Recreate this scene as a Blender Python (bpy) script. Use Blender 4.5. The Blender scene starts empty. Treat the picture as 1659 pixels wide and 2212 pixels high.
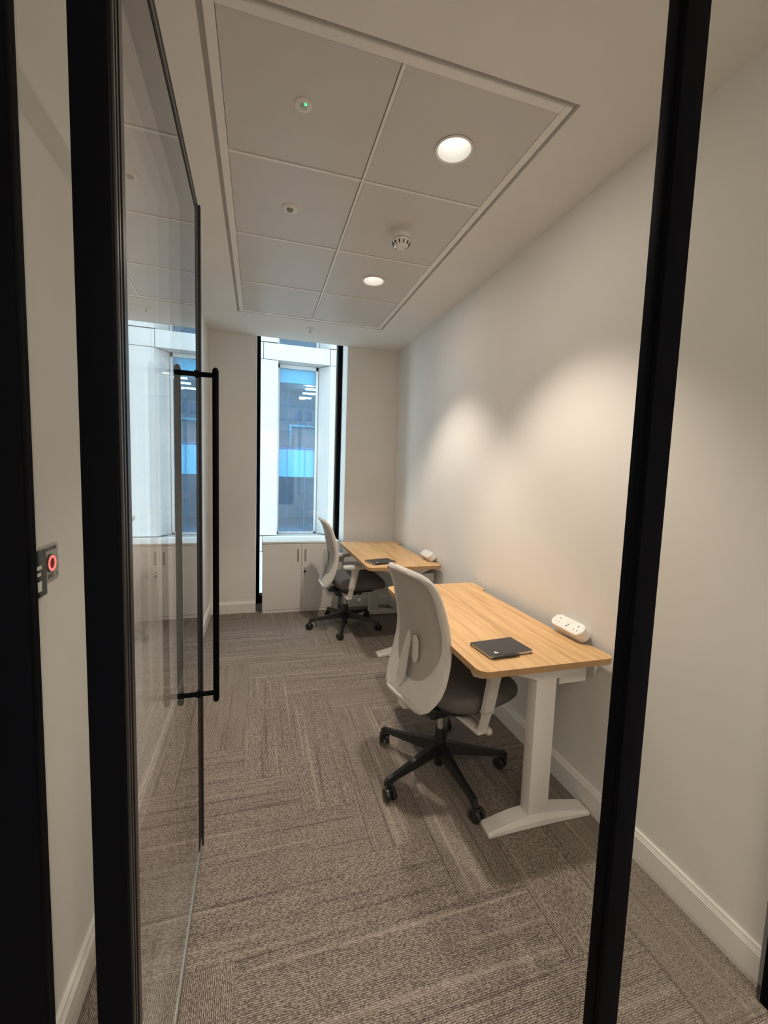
import bpy, bmesh, math, random
from mathutils import Vector, Matrix, Euler
PI = math.pi
random.seed(7)
SC = bpy.context.scene
COL = SC.collection

# ------------------------------------------------------------------ camera
YAW, PITCH, ROLL, FPX, CAMH = 0.2877, -0.0905, 0.0332, 918.82, 1.4446
F = Vector((math.sin(YAW)*math.cos(PITCH), math.cos(YAW)*math.cos(PITCH), math.sin(PITCH)))
r0 = Vector((math.cos(YAW), -math.sin(YAW), 0)); u0 = r0.cross(F)
c_, s_ = math.cos(ROLL), math.sin(ROLL)
rr = c_*r0 + s_*u0; uu = -s_*r0 + c_*u0
cam_d = bpy.data.cameras.new('camera')
cam = bpy.data.objects.new('camera', cam_d); COL.objects.link(cam)
cam_d.sensor_fit = 'VERTICAL'; cam_d.sensor_height = 24.0; cam_d.lens = 24.0*FPX/2212.0
cam_d.clip_start = 0.02; cam_d.clip_end = 200
cam.matrix_world = Matrix(((rr.x, uu.x, -F.x, 0), (rr.y, uu.y, -F.y, 0), (rr.z, uu.z, -F.z, CAMH), (0, 0, 0, 1)))
SC.camera = cam

# ------------------------------------------------------------------ world, exposure, lamps
SC.view_settings.view_transform = 'Standard'
SC.view_settings.look = 'None'
SC.view_settings.exposure = 0.22
SC.view_settings.gamma = 1.0
SC.view_settings.use_curve_mapping = False
w = bpy.data.worlds.new('sky'); SC.world = w; w.use_nodes = True
bg = w.node_tree.nodes['Background']
bg.inputs[0].default_value = (0.74, 0.90, 1.0, 1); bg.inputs[1].default_value = 6.0

H = 2.718; YB = 4.40; XL = -0.462; XR = 1.4085
LIGHTS = [(0.728, 1.655), (0.725, 2.873)]
SPOT_W, SPOT_C = 70.0, (1.0, 0.86, 0.73)
for i, (lx, ly) in enumerate(LIGHTS):
    ld = bpy.data.lights.new('downlight_beam', 'SPOT'); ld.energy = SPOT_W; ld.color = SPOT_C
    ld.spot_size = math.radians(92); ld.spot_blend = 0.55; ld.shadow_soft_size = 0.035
    lo = bpy.data.objects.new('downlight_beam', ld); COL.objects.link(lo); lo.location = (lx, ly, H-0.004)
def area(name, loc, sx, sy, e, col):
    ld = bpy.data.lights.new(name, 'AREA'); ld.shape = 'RECTANGLE'; ld.size = sx; ld.size_y = sy; ld.energy = e; ld.color = col
    lo = bpy.data.objects.new(name, ld); COL.objects.link(lo); lo.location = loc; return lo
for cx in (-0.15, 0.45, 1.05):
    ld = bpy.data.lights.new('corridor_downlight', 'SPOT'); ld.energy = 54.0; ld.color = (1.0, 0.88, 0.75)
    ld.spot_size = math.radians(130); ld.spot_blend = 1.0; ld.shadow_soft_size = 0.04
    lo = bpy.data.objects.new('corridor_downlight', ld); COL.objects.link(lo); lo.location = (cx, -0.95, 2.70)
for lx, ly in LIGHTS:
    area('downlight_glow', (lx, ly, H-0.006), 0.10, 0.10, 2.5, SPOT_C)

# ------------------------------------------------------------------ materials
def mat(name, col=(0.5,)*3, rough=0.5, metal=0.0, spec=0.5, noise=0, nscale=40, bump=0, bscale=200):
    m = bpy.data.materials.new(name); m.use_nodes = True
    nt = m.node_tree; b = nt.nodes['Principled BSDF']
    b.inputs['Roughness'].default_value = rough; b.inputs['Metallic'].default_value = metal
    b.inputs['Specular IOR Level'].default_value = spec
    b.inputs['Base Color'].default_value = (*col, 1)
    tc = nt.nodes.new('ShaderNodeTexCoord')
    if noise:
        n = nt.nodes.new('ShaderNodeTexNoise'); n.inputs['Scale'].default_value = nscale; n.inputs['Detail'].default_value = 4
        nt.links.new(tc.outputs['Object'], n.inputs['Vector'])
        r = nt.nodes.new('ShaderNodeValToRGB')
        r.color_ramp.elements[0].position = 0.3; r.color_ramp.elements[1].position = 0.7
        r.color_ramp.elements[0].color = (*[c*(1-noise) for c in col], 1)
        r.color_ramp.elements[1].color = (*[min(1, c*(1+noise)) for c in col], 1)
        nt.links.new(n.outputs[0], r.inputs[0]); nt.links.new(r.outputs[0], b.inputs['Base Color'])
    if bump:
        n2 = nt.nodes.new('ShaderNodeTexNoise'); n2.inputs['Scale'].default_value = bscale; n2.inputs['Detail'].default_value = 3
        nt.links.new(tc.outputs['Object'], n2.inputs['Vector'])
        bp = nt.nodes.new('ShaderNodeBump'); bp.inputs['Strength'].default_value = bump; bp.inputs['Distance'].default_value = 0.001
        nt.links.new(n2.outputs[0], bp.inputs['Height']); nt.links.new(bp.outputs[0], b.inputs['Normal'])
    return m
def emis(name, col, s):
    m = bpy.data.materials.new(name); m.use_nodes = True; nt = m.node_tree
    e = nt.nodes.new('ShaderNodeEmission'); e.inputs[0].default_value = (*col, 1); e.inputs[1].default_value = s
    nt.links.new(e.outputs[0], nt.nodes['Material Output'].inputs[0]); return m
def glass(name, tint, ior=1.5, rough=0.0, gain=1.0):
    # architectural glass: real two-sided Fresnel on both faces of a solid pane, lets lamp light through
    m = bpy.data.materials.new(name); m.use_nodes = True; nt = m.node_tree
    nt.nodes.remove(nt.nodes['Principled BSDF'])
    t = nt.nodes.new('ShaderNodeBsdfTransparent'); t.inputs[0].default_value = (*tint, 1)
    g = nt.nodes.new('ShaderNodeBsdfGlossy'); g.inputs['Roughness'].default_value = rough
    g.inputs[0].default_value = (gain, gain, gain, 1)
    fr = nt.nodes.new('ShaderNodeFresnel'); ge = nt.nodes.new('ShaderNodeNewGeometry')
    mx = nt.nodes.new('ShaderNodeMix'); mx.data_type = 'FLOAT'
    mx.inputs[2].default_value = ior; mx.inputs[3].default_value = ior
    nt.links.new(ge.outputs['Backfacing'], mx.inputs[0]); nt.links.new(mx.outputs[0], fr.inputs['IOR'])
    # both faces of the sheet combined on the entry face: 2R/(1+R)
    a = nt.nodes.new('ShaderNodeMath'); a.operation = 'ADD'; a.inputs[1].default_value = 1.0; nt.links.new(fr.outputs[0], a.inputs[0])
    d = nt.nodes.new('ShaderNodeMath'); d.operation = 'DIVIDE'; nt.links.new(fr.outputs[0], d.inputs[0]); nt.links.new(a.outputs[0], d.inputs[1])
    e = nt.nodes.new('ShaderNodeMath'); e.operation = 'MULTIPLY'; e.inputs[1].default_value = 2.0; nt.links.new(d.outputs[0], e.inputs[0])
    f = nt.nodes.new('ShaderNodeMath'); f.operation = 'SUBTRACT'; f.inputs[0].default_value = 1.0; nt.links.new(ge.outputs['Backfacing'], f.inputs[1])
    g2 = nt.nodes.new('ShaderNodeMath'); g2.operation = 'MULTIPLY'; nt.links.new(e.outputs[0], g2.inputs[0]); nt.links.new(f.outputs[0], g2.inputs[1])
    ms = nt.nodes.new('ShaderNodeMixShader')
    nt.links.new(g2.outputs[0], ms.inputs[0]); nt.links.new(t.outputs[0], ms.inputs[1]); nt.links.new(g.outputs[0], ms.inputs[2])
    nt.links.new(ms.outputs[0], nt.nodes['Material Output'].inputs[0])
    return m

M = {}
M['wall'] = mat('wall_paint', (0.82, 0.805, 0.77), 0.55, spec=0.35, noise=0.012, nscale=3, bump=0.12, bscale=350)
M['ceil'] = mat('ceiling_paint', (0.82, 0.80, 0.76), 0.7, spec=0.2, noise=0.01, nscale=3, bump=0.1, bscale=300)
M['panel'] = mat('ceiling_panel_metal', (0.66, 0.64, 0.61), 0.38, spec=0.35, noise=0.015, nscale=5, bump=0.25, bscale=900)
M['trimwhite'] = mat('trim_gloss_white', (0.85, 0.835, 0.80), 0.28, spec=0.5)
M['groove'] = mat('groove_grey', (0.74, 0.72, 0.68), 0.7)
M['black'] = mat('black_powder_coat', (0.0035, 0.004, 0.0065), 0.6, spec=0.04)
M['blackrub'] = mat('black_gasket', (0.004, 0.004, 0.006), 0.6, spec=0.3)
M['gasket'] = mat('grey_edge_strip', (0.06, 0.056, 0.058), 0.35, metal=0.5)
M['alu'] = mat('brushed_aluminium', (0.36, 0.38, 0.36), 0.35, metal=0.8, noise=0.06, nscale=60)
M['doorglass'] = glass('door_glass', (0.992, 0.995, 0.990), 1.5)
M['sideglass'] = glass('partition_glass', (0.972, 0.978, 0.965), 1.5)
M['winglass'] = glass('window_glass', (0.95, 0.985, 0.99), 1.5)
M['plastic_white'] = mat('white_plastic', (0.80, 0.78, 0.75), 0.35)
M['frame_white'] = mat('white_powder_coat', (0.78, 0.76, 0.72), 0.42, noise=0.01, nscale=8)
M['cab'] = mat('white_laminate', (0.77, 0.75, 0.72), 0.38, noise=0.01, nscale=6)
M['cabedge'] = mat('grey_shadow_gap', (0.30, 0.29, 0.27), 0.6)
M['steel'] = mat('satin_steel', (0.52, 0.50, 0.47), 0.38, metal=0.55, noise=0.05, nscale=70)
M['chairgrey'] = mat('pale_grey_nylon', (0.70, 0.675, 0.635), 0.38, noise=0.02, nscale=30)
M['fabric'] = mat('charcoal_seat_fabric', (0.150, 0.138, 0.130), 0.95, spec=0.15, noise=0.28, nscale=420, bump=0.6, bscale=900)
M['chairblack'] = mat('black_nylon', (0.012, 0.012, 0.013), 0.38, noise=0.1, nscale=50)
M['wheel'] = mat('black_caster_rubber', (0.018, 0.017, 0.017), 0.32)
M['cover'] = mat('notebook_cover', (0.035, 0.036, 0.040), 0.5, noise=0.08, nscale=300, bump=0.2, bscale=900)
M['paper'] = mat('cream_paper', (0.66, 0.56, 0.42), 0.8)
M['white'] = mat('white_print', (0.85, 0.85, 0.83), 0.5)
M['ink'] = mat('black_print', (0.01, 0.01, 0.01), 0.5)
M['dark'] = mat('dark_opening', (0.01, 0.01, 0.01), 0.7)
M['green'] = mat('dark_green_plastic', (0.004, 0.018, 0.017), 0.55, spec=0.2)
M['stone'] = mat('white_facade_stone', (0.215, 0.212, 0.208), 0.85, spec=0.2, noise=0.035, nscale=2.2, bump=0.3, bscale=60)
M['joint'] = mat('facade_joint', (0.20, 0.22, 0.24), 0.9)
M['blueglass'] = glass('blue_facade_glass', (0.58, 0.79, 0.90), 1.25)
M['office'] = mat('office_interior', (0.42, 0.46, 0.52), 0.9, noise=0.15, nscale=1.5)
M['officedark'] = mat('office_dark', (0.10, 0.13, 0.19), 0.9, noise=0.3, nscale=2)
M['slab'] = mat('pale_slab_edge', (0.32, 0.42, 0.42), 0.6)
M['street'] = mat('street_asphalt', (0.22, 0.22, 0.22), 0.9, noise=0.1, nscale=2)
M['red'] = emis('red_led_ring', (1.0, 0.10, 0.09), 2.2)
M['darkred'] = emis('red_lens', (0.12, 0.002, 0.004), 0.6)
M['greenled'] = emis('green_led', (0.05, 1.0, 0.25), 3.0)
M['lamp'] = emis('led_disc', (1.0, 0.95, 0.87), 4.3)
M['officelight'] = emis('office_light_panel', (1.0, 1.0, 0.95), 5.0)

def carpet():
    m = bpy.data.materials.new('striped_loop_carpet'); m.use_nodes = True; nt = m.node_tree; N = nt.nodes; L = nt.links
    b = N['Principled BSDF']; b.inputs['Roughness'].default_value = 0.95; b.inputs['Specular IOR Level'].default_value = 0.1
    tc = N.new('ShaderNodeTexCoord'); oi = N.new('ShaderNodeObjectInfo')
    off = N.new('ShaderNodeMath'); off.operation = 'MULTIPLY'; off.inputs[1].default_value = 37.0; L.new(oi.outputs['Random'], off.inputs[0])
    sx = N.new('ShaderNodeSeparateXYZ'); L.new(tc.outputs['Object'], sx.inputs[0])
    def vec(ax, ay, addz=True):
        c = N.new('ShaderNodeCombineXYZ')
        a = N.new('ShaderNodeMath'); a.operation = 'MULTIPLY'; a.inputs[1].default_value = ax; L.new(sx.outputs[0], a.inputs[0])
        d = N.new('ShaderNodeMath'); d.operation = 'MULTIPLY'; d.inputs[1].default_value = ay; L.new(sx.outputs[1], d.inputs[0])
        L.new(a.outputs[0], c.inputs[0]); L.new(d.outputs[0], c.inputs[1]); L.new(off.outputs[0], c.inputs[2]); return c.outputs[0]
    def noise(v, det=2, rough=0.5):
        n = N.new('ShaderNodeTexNoise'); n.inputs['Scale'].default_value = 1; n.inputs['Detail'].default_value = det; n.inputs['Roughness'].default_value = rough
        L.new(v, n.inputs['Vector']); return n.outputs[0]
    def ramp(v, a, b_):
        r = N.new('ShaderNodeMapRange'); r.inputs[1].default_value = a; r.inputs[2].default_value = b_; r.clamp = True; L.new(v, r.inputs[0]); return r.outputs[0]
    def mth(op, a, b_):
        n = N.new('ShaderNodeMath'); n.operation = op
        for i, x in enumerate((a, b_)):
            if isinstance(x, (int, float)): n.inputs[i].default_value = x
            else: L.new(x, n.inputs[i])
        return n.outputs[0]
    # row relief: y / 5 mm, slightly wavy
    wob = mth('MULTIPLY', noise(vec(60, 60)), 0.0035)
    yy = mth('ADD', sx.outputs[1], wob)
    row = mth('SINE', mth('MULTIPLY', yy, 2*PI/0.0052), 0)
    row01 = mth('ADD', mth('MULTIPLY', row, 0.5), 0.5)
    speck = ramp(noise(vec(150, 330), 2, 0.6), 0.40, 0.60)
    loops = mth('MULTIPLY', mth('ADD', mth('MULTIPLY', row01, 0.72), 0.30), mth('ADD', mth('MULTIPLY', speck, 0.70), 0.32))
    st_d = ramp(noise(vec(1.3, 62), 1), 0.60, 0.70)      # dark stripes
    st_l = ramp(noise(vec(0.9, 48), 1), 0.30, 0.40)
    broad = noise(vec(3.0, 14), 2)
    val = mth('MULTIPLY', loops, mth('SUBTRACT', 1.0, mth('MULTIPLY', st_d, 0.34)))
    val = mth('ADD', val, mth('MULTIPLY', mth('SUBTRACT', 1.0, st_l), 0.16))
    val = mth('MULTIPLY', val, mth('ADD', mth('MULTIPLY', broad, 0.5), 0.75))
    cr = N.new('ShaderNodeValToRGB'); e = cr.color_ramp.elements
    e[0].position = 0.05; e[0].color = (0.035, 0.028, 0.023, 1); e[1].position = 0.85; e[1].color = (0.44, 0.38, 0.325, 1)
    L.new(val, cr.inputs[0]); L.new(cr.outputs[0], b.inputs['Base Color'])
    bp = N.new('ShaderNodeBump'); bp.inputs['Strength'].default_value = 0.5; bp.inputs['Distance'].default_value = 0.002
    L.new(val, bp.inputs['Height']); L.new(bp.outputs[0], b.inputs['Normal'])
    return m
M['carpet'] = carpet()
def wood():
    m = bpy.data.materials.new('light_oak_veneer'); m.use_nodes = True; nt = m.node_tree; N = nt.nodes; L = nt.links
    b = N['Principled BSDF']; b.inputs['Roughness'].default_value = 0.42; b.inputs['Specular IOR Level'].default_value = 0.4
    tc = N.new('ShaderNodeTexCoord'); mp = N.new('ShaderNodeMapping'); mp.inputs['Scale'].default_value = (55, 2.2, 10)
    L.new(tc.outputs['Object'], mp.inputs[0])
    n = N.new('ShaderNodeTexNoise'); n.inputs['Scale'].default_value = 1; n.inputs['Detail'].default_value = 5; n.inputs['Roughness'].default_value = 0.65; L.new(mp.outputs[0], n.inputs[0])
    mp2 = N.new('ShaderNodeMapping'); mp2.inputs['Scale'].default_value = (9, 0.7, 2); L.new(tc.outputs['Object'], mp2.inputs[0])
    n2 = N.new('ShaderNodeTexNoise'); n2.inputs['Scale'].default_value = 1; n2.inputs['Detail'].default_value = 3; L.new(mp2.outputs[0], n2.inputs[0])
    ad = N.new('ShaderNodeMath'); ad.operation = 'MULTIPLY_ADD'; L.new(n2.outputs[0], ad.inputs[0]); ad.inputs[1].default_value = 0.30; L.new(n.outputs[0], ad.inputs[2])
    cr = N.new('ShaderNodeValToRGB'); e = cr.color_ramp.elements
    e[0].position = 0.48; e[0].color = (0.50, 0.30, 0.135, 1); e[1].color = (0.76, 0.505, 0.26, 1)
    cr.color_ramp.elements[1].position = 0.86
    e2 = cr.color_ramp.elements.new(0.64); e2.color = (0.67, 0.425, 0.205, 1)
    L.new(ad.outputs[0], cr.inputs[0]); L.new(cr.outputs[0], b.inputs['Base Color'])
    return m
M['wood'] = wood()
M['woodedge'] = mat('oak_edge_band', (0.46, 0.28, 0.13), 0.5, noise=0.08, nscale=25)
def meshmat():
    m = mat('grey_back_mesh', (0.36, 0.335, 0.31), 0.7, spec=0.25)
    nt = m.node_tree; b = nt.nodes['Principled BSDF']
    tc = nt.nodes.new('ShaderNodeTexCoord'); 
    w1 = nt.nodes.new('ShaderNodeTexWave'); w1.wave_type = 'BANDS'; w1.bands_direction = 'Y'; w1.inputs['Scale'].default_value = 95
    w2 = nt.nodes.new('ShaderNodeTexWave'); w2.wave_type = 'BANDS'; w2.bands_direction = 'Z'; w2.inputs['Scale'].default_value = 95
    nt.links.new(tc.outputs['Object'], w1.inputs[0]); nt.links.new(tc.outputs['Object'], w2.inputs[0])
    mu = nt.nodes.new('ShaderNodeMath'); mu.operation = 'MULTIPLY'; nt.links.new(w1.outputs[1], mu.inputs[0]); nt.links.new(w2.outputs[1], mu.inputs[1])
    r = nt.nodes.new('ShaderNodeValToRGB'); r.color_ramp.elements[0].color = (0.42, 0.395, 0.365, 1); r.color_ramp.elements[1].color = (0.60, 0.57, 0.53, 1)
    nt.links.new(mu.outputs[0], r.inputs[0]); nt.links.new(r.outputs[0], b.inputs['Base Color'])
    bp = nt.nodes.new('ShaderNodeBump'); bp.inputs['Strength'].default_value = 0.3; bp.inputs['Distance'].default_value = 0.001
    nt.links.new(mu.outputs[0], bp.inputs['Height']); nt.links.new(bp.outputs[0], b.inputs['Normal'])
    return m
M['mesh'] = meshmat()

# ------------------------------------------------------------------ helpers
def link(name, bm, m, parent=None, smooth=False, loc=None):
    bmesh.ops.recalc_face_normals(bm, faces=bm.faces)
    me = bpy.data.meshes.new(name); bm.to_mesh(me); bm.free()
    if m is not None: me.materials.append(m)
    if smooth:
        for p in me.polygons: p.use_smooth = True
        try: me.set_sharp_from_angle(angle=math.radians(38))
        except Exception: pass
    o = bpy.data.objects.new(name, me); COL.objects.link(o)
    if parent is not None: o.parent = parent
    if loc is not None: o.location = loc
    return o
def empty(name, loc, rz=0):
    o = bpy.data.objects.new(name, None); COL.objects.link(o); o.location = loc; o.rotation_euler = (0, 0, rz); o.empty_display_size = 0.1
    return o
def tag(o, label=None, cat=None, group=None, kind=None):
    if label: o['label'] = label
    if cat: o['category'] = cat
    if group: o['group'] = group
    if kind: o['kind'] = kind
    return o
def bx(bm, x0, x1, y0, y1, z0, z1, bev=0, seg=2):
    vs = [bm.verts.new(p) for p in ((x0,y0,z0),(x1,y0,z0),(x1,y1,z0),(x0,y1,z0),(x0,y0,z1),(x1,y0,z1),(x1,y1,z1),(x0,y1,z1))]
    fs = [bm.faces.new([vs[i] for i in f]) for f in ((0,3,2,1),(4,5,6,7),(0,1,5,4),(1,2,6,5),(2,3,7,6),(3,0,4,7))]
    if bev:
        es = list({e for f in fs for e in f.edges})
        bmesh.ops.bevel(bm, geom=es, offset=bev, segments=seg, affect='EDGES', profile=0.5)
    return vs
def box(name, x0, x1, y0, y1, z0, z1, m, parent=None, bev=0, seg=2, loc=None):
    bm = bmesh.new(); bx(bm, x0, x1, y0, y1, z0, z1, bev, seg); return link(name, bm, m, parent, smooth=bev > 0, loc=loc)
def cyl(bm, p0, p1, r0_, r1_=None, seg=20, cap=True):
    p0, p1 = Vector(p0), Vector(p1); r1_ = r0_ if r1_ is None else r1_
    d = p1-p0; q = d.to_track_quat('Z', 'Y'); n = bm.verts
    a = []; b = []
    for i in range(seg):
        t = 2*PI*i/seg; v = Vector((math.cos(t), math.sin(t), 0))
        a.append(n.new(p0+q@(v*r0_))); b.append(n.new(p1+q@(v*r1_)))
    for i in range(seg):
        j = (i+1) % seg; bm.faces.new((a[i], a[j], b[j], b[i]))
    if cap: bm.faces.new(a[::-1]); bm.faces.new(b)
def lathe(bm, prof, seg=32, mtx=None):
    rings = []
    for r, z in prof:
        if r < 1e-6: v = bm.verts.new((0, 0, z)); rings.append([v])
        else: rings.append([bm.verts.new((r*math.cos(2*PI*i/seg), r*math.sin(2*PI*i/seg), z)) for i in range(seg)])
    for a, b in zip(rings, rings[1:]):
        for i in range(seg):
            j = (i+1) % seg
            if len(a) == 1 and len(b) == 1: continue
            if len(a) == 1: bm.faces.new((a[0], b[j], b[i]))
            elif len(b) == 1: bm.faces.new((a[i], a[j], b[0]))
            else: bm.faces.new((a[i], a[j], b[j], b[i]))
    if mtx is not None: bmesh.ops.transform(bm, matrix=mtx, verts=[v for r in rings for v in r])
def tube(bm, pts, rad, seg=12, cap=True, sy=1.0):
    pts = [Vector(p) for p in pts]; rads = rad if isinstance(rad, (list, tuple)) else [rad]*len(pts)
    rings = []; prev = None
    for i, p in enumerate(pts):
        t = (pts[min(i+1, len(pts)-1)]-pts[max(i-1, 0)]).normalized()
        n = (Vector((0, 1, 0)) if abs(t.y) < 0.9 else Vector((1, 0, 0))) if prev is None else prev
        n = (n-t*n.dot(t)).normalized(); prev = n; b = t.cross(n)
        rings.append([bm.verts.new(p+(n*math.cos(2*PI*k/seg)*sy+b*math.sin(2*PI*k/seg))*rads[i]) for k in range(seg)])
    for a, b in zip(rings, rings[1:]):
        for k in range(seg):
            j = (k+1) % seg; bm.faces.new((a[k], a[j], b[j], b[k]))
    if cap: bm.faces.new(rings[0][::-1]); bm.faces.new(rings[-1])
def prism(bm, pts, z0, z1, bev=0, seg=2):
    a = [bm.verts.new((x, y, z0)) for x, y in pts]; b = [bm.verts.new((x, y, z1)) for x, y in pts]
    n = len(pts); f0 = bm.faces.new(a[::-1]); f1 = bm.faces.new(b)
    for i in range(n):
        j = (i+1) % n; bm.faces.new((a[i], a[j], b[j], b[i]))
    if bev:
        bmesh.ops.bevel(bm, geom=list(f1.edges)+list(f0.edges), offset=bev, segments=seg, affect='EDGES', profile=0.5)
    return a+b
def rounded(x0, x1, y0, y1, r, n=6):
    out = []
    for cx, cy, a0 in ((x1-r, y1-r, 0), (x0+r, y1-r, 90), (x0+r, y0+r, 180), (x1-r, y0+r, 270)):
        for i in range(n+1):
            a = math.radians(a0+90*i/n); out.append((cx+r*math.cos(a), cy+r*math.sin(a)))
    return out
def text(name, body, size, m, parent, mtx, ext=0.0004, align='CENTER', xs=1.0):
    cu = bpy.data.curves.new(name, 'FONT'); cu.body = body; cu.size = size; cu.extrude = ext; cu.align_x = align; cu.align_y = 'CENTER'; cu.resolution_u = 3
    tmp = bpy.data.objects.new('tmp', cu); COL.objects.link(tmp)
    dg = bpy.context.evaluated_depsgraph_get(); me = bpy.data.meshes.new_from_object(tmp.evaluated_get(dg))
    bpy.data.objects.remove(tmp); me.materials.clear(); me.materials.append(m)
    me.transform(mtx @ Matrix.Diagonal((xs, 1, 1, 1)))
    o = bpy.data.objects.new(name, me); COL.objects.link(o); o.parent = parent; return o

# ------------------------------------------------------------------ floor of herringbone planks
Y0 = -1.35; X1C = XR; YW = 4.74      # corridor back, right end, window plane
fl = box('floor', XL-0.1, X1C+0.1, Y0-0.1, YW+0.15, -0.12, -0.004, M['groove'])
tag(fl, kind='structure')
WX, WY = 0.2446, 0.2519; X_0, B_0 = -0.06, 1.95
pl_cache = {}
def plank(x0, x1, y0, y1, vert):
    xa, xb, ya, yb = max(x0, XL+0.001), min(x1, XR-0.001), max(y0, Y0), min(y1, YW-0.005)
    if xb-xa < 0.01 or yb-ya < 0.01: return
    # beyond the room wall line only the window niche has floor
    if ya > YB-0.01:
        xa, xb = max(xa, -0.02), min(xb, 0.855)
        if xb-xa < 0.01: return
    g = 0.0006
    lx, ly = (yb-ya, xb-xa) if vert else (xb-xa, yb-ya)
    key = (round(lx, 3), round(ly, 3))
    if key not in pl_cache:
        bm = bmesh.new(); hx, hy = lx/2-g, ly/2-g
        bx(bm, -hx, hx, -hy, hy, -0.004, 0.0)
        top = [f for f in bm.faces if all(v.co.z > -0.001 for v in f.verts)][0]
        bmesh.ops.bevel(bm, geom=list(top.edges), offset=0.0012, segments=1, affect='EDGES')
        bmesh.ops.recalc_face_normals(bm, faces=bm.faces)
        me = bpy.data.meshes.new('carpet_plank'); bm.to_mesh(me); bm.free(); me.materials.append(M['carpet']); pl_cache[key] = me
    o = bpy.data.objects.new('carpet_plank', pl_cache[key]); COL.objects.link(o); o.parent = fl
    o.location = ((xa+xb)/2, (ya+yb)/2, 0); o.rotation_euler = (0, 0, PI/2 if vert else 0)
for i in range(-6, 8):
    for n in range(-4, 5):
        x = X_0+i*WX; yb_ = B_0-i*WY+8*WY*n
        plank(x, x+WX, yb_, yb_+4*WY, True)
        plank(x, x+4*WX, yb_+4*WY, yb_+5*WY, False)

# ------------------------------------------------------------------ walls, ceiling, niche
T = 0.12
NX0, NX1 = -0.025, 0.862           # window niche
struct = lambda o: tag(o, kind='structure')
struct(box('wall_left', XL-T, XL, Y0, YW+0.2, -0.1, H+0.3, M['wall']))
struct(box('wall_right', XR, XR+T, Y0, YW+0.2, -0.1, H+0.3, M['wall']))
struct(box('wall_back', XL-T, XR+T, Y0-T, Y0, -0.1, H+0.3, M['wall']))
bm = bmesh.new()
bx(bm, XL, NX0, YB, YW+0.2, -0.1, H+0.5); bx(bm, NX1, XR, YB, YW+0.2, -0.1, H+0.5)
struct(link('wall_far', bm, M['wall']))
# ceiling: plaster margin around a panelled bay
PX0, PX1, PY0, PY1 = -0.159, 1.030, 1.350, 3.778
G = 0.018
bm = bmesh.new()
a0, a1, b0, b1 = PX0-G, PX1+G, PY0-G, PY1+G
bx(bm, XL-T, a0, Y0-T, YB, H, H+0.1); bx(bm, a1, XR+T, Y0-T, YB, H, H+0.1)
bx(bm, a0, a1, Y0-T, b0, H, H+0.1); bx(bm, a0, a1, b1, YB, H, H+0.1); bx(bm, NX0-0.05, NX1+0.05, YB-0.03, YB, H+0.1, H+0.5); bx(bm, NX0-0.05, NX1+0.05, YB, YW+0.2, H+0.5, H+0.55)
ce = struct(link('ceiling', bm, M['ceil']))
bm = bmesh.new(); bx(bm, a0-0.1, a1+0.1, b0-0.1, b1+0.1, H+0.1, H+0.16)
link('ceiling_void_cover', bm, M['groove'], ce)
bm = bmesh.new()      # dark shadow gap liner
for q in ((a0, PX0, b0, b1), (PX1, a1, b0, b1), (PX0, PX1, b0, PY0), (PX0, PX1, PY1, b1)): bx(bm, *q, H+0.022, H+0.03)
link('shadow_gap', bm, M['groove'], ce)
TW = 0.032
for nm, q in (('perimeter_trim', (PX0, PX0+TW, PY0, PY1)), ('perimeter_trim', (PX1-TW, PX1, PY0, PY1)), ('perimeter_trim', (PX0+TW, PX1-TW, PY0, PY0+TW)), ('perimeter_trim', (PX0+TW, PX1-TW, PY1-TW, PY1))):
    box(nm, *q, H-0.002, H+0.03, M['trimwhite'], ce, bev=0.0015, seg=1)
gx = [PX0+TW, 0.4287, PX1-TW]; gy = [PY0+TW, 1.9457, 2.5645, 3.1834, PY1-TW]
HOLES = {(1, 0): LIGHTS[0], (1, 2): LIGHTS[1]}
for i in range(2):
    for j in range(4):
        e = 0.008
        x0, x1, y0, y1 = gx[i]+(e if i else 0.001), gx[i+1]-(e if i == 0 else 0.001), gy[j]+(e if j else 0.001), gy[j+1]-(e if j < 3 else 0.001)
        bm = bmesh.new()
        if (i, j) in HOLES:
            cx, cy = HOLES[(i, j)]; R = 0.068; n = 32
            # plate with a round hole: match square-ring points to circle points
            for z, flip in ((H+0.001, 1), (H+0.016, 0)):
                ci = []; sq = []
                for k in range(n):
                    a = 2*PI*k/n; dx, dy = math.cos(a), math.sin(a)
                    ci.append(bm.verts.new((cx+R*dx, cy+R*dy, z)))
                    tx = ((x1-cx) if dx > 0 else (x0-cx))/dx if abs(dx) > 1e-9 else 1e9
                    ty = ((y1-cy) if dy > 0 else (y0-cy))/dy if abs(dy) > 1e-9 else 1e9
                    t = min(tx, ty); sq.append(bm.verts.new((cx+t*dx, cy+t*dy, z)))
                cor = {}
                for px, py in ((x0, y0), (x1, y0), (x1, y1), (x0, y1)): cor[(px, py)] = bm.verts.new((px, py, z))
                for k in range(n):
                    l = (k+1) % n; va, vb = sq[k].co, sq[l].co
                    extra = [v for (px, py), v in cor.items() if (abs(va.x-px) < 1e-5 or abs(va.y-py) < 1e-5) and (abs(vb.x-px) < 1e-5 or abs(vb.y-py) < 1e-5) and not (abs(va.x-vb.x) < 1e-5 or abs(va.y-vb.y) < 1e-5) and (v.co-va).length < 0.5 and (v.co-vb).length < 0.5]
                    bm.faces.new([ci[k], sq[k]]+extra[:1]+[sq[l], ci[l]])
            m_ = M['panel']
        else:
            bx(bm, x0, x1, y0, y1, H+0.001, H+0.016, 0.002, 1)
        link('ceiling_panel', bm, M['panel'], ce)
for q in ((gx[1]-0.006, gx[1]+0.006, gy[0], gy[4]),):
    box('ceiling_rail', *q, H-0.0025, H+0.03, M['trimwhite'], ce)
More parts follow.
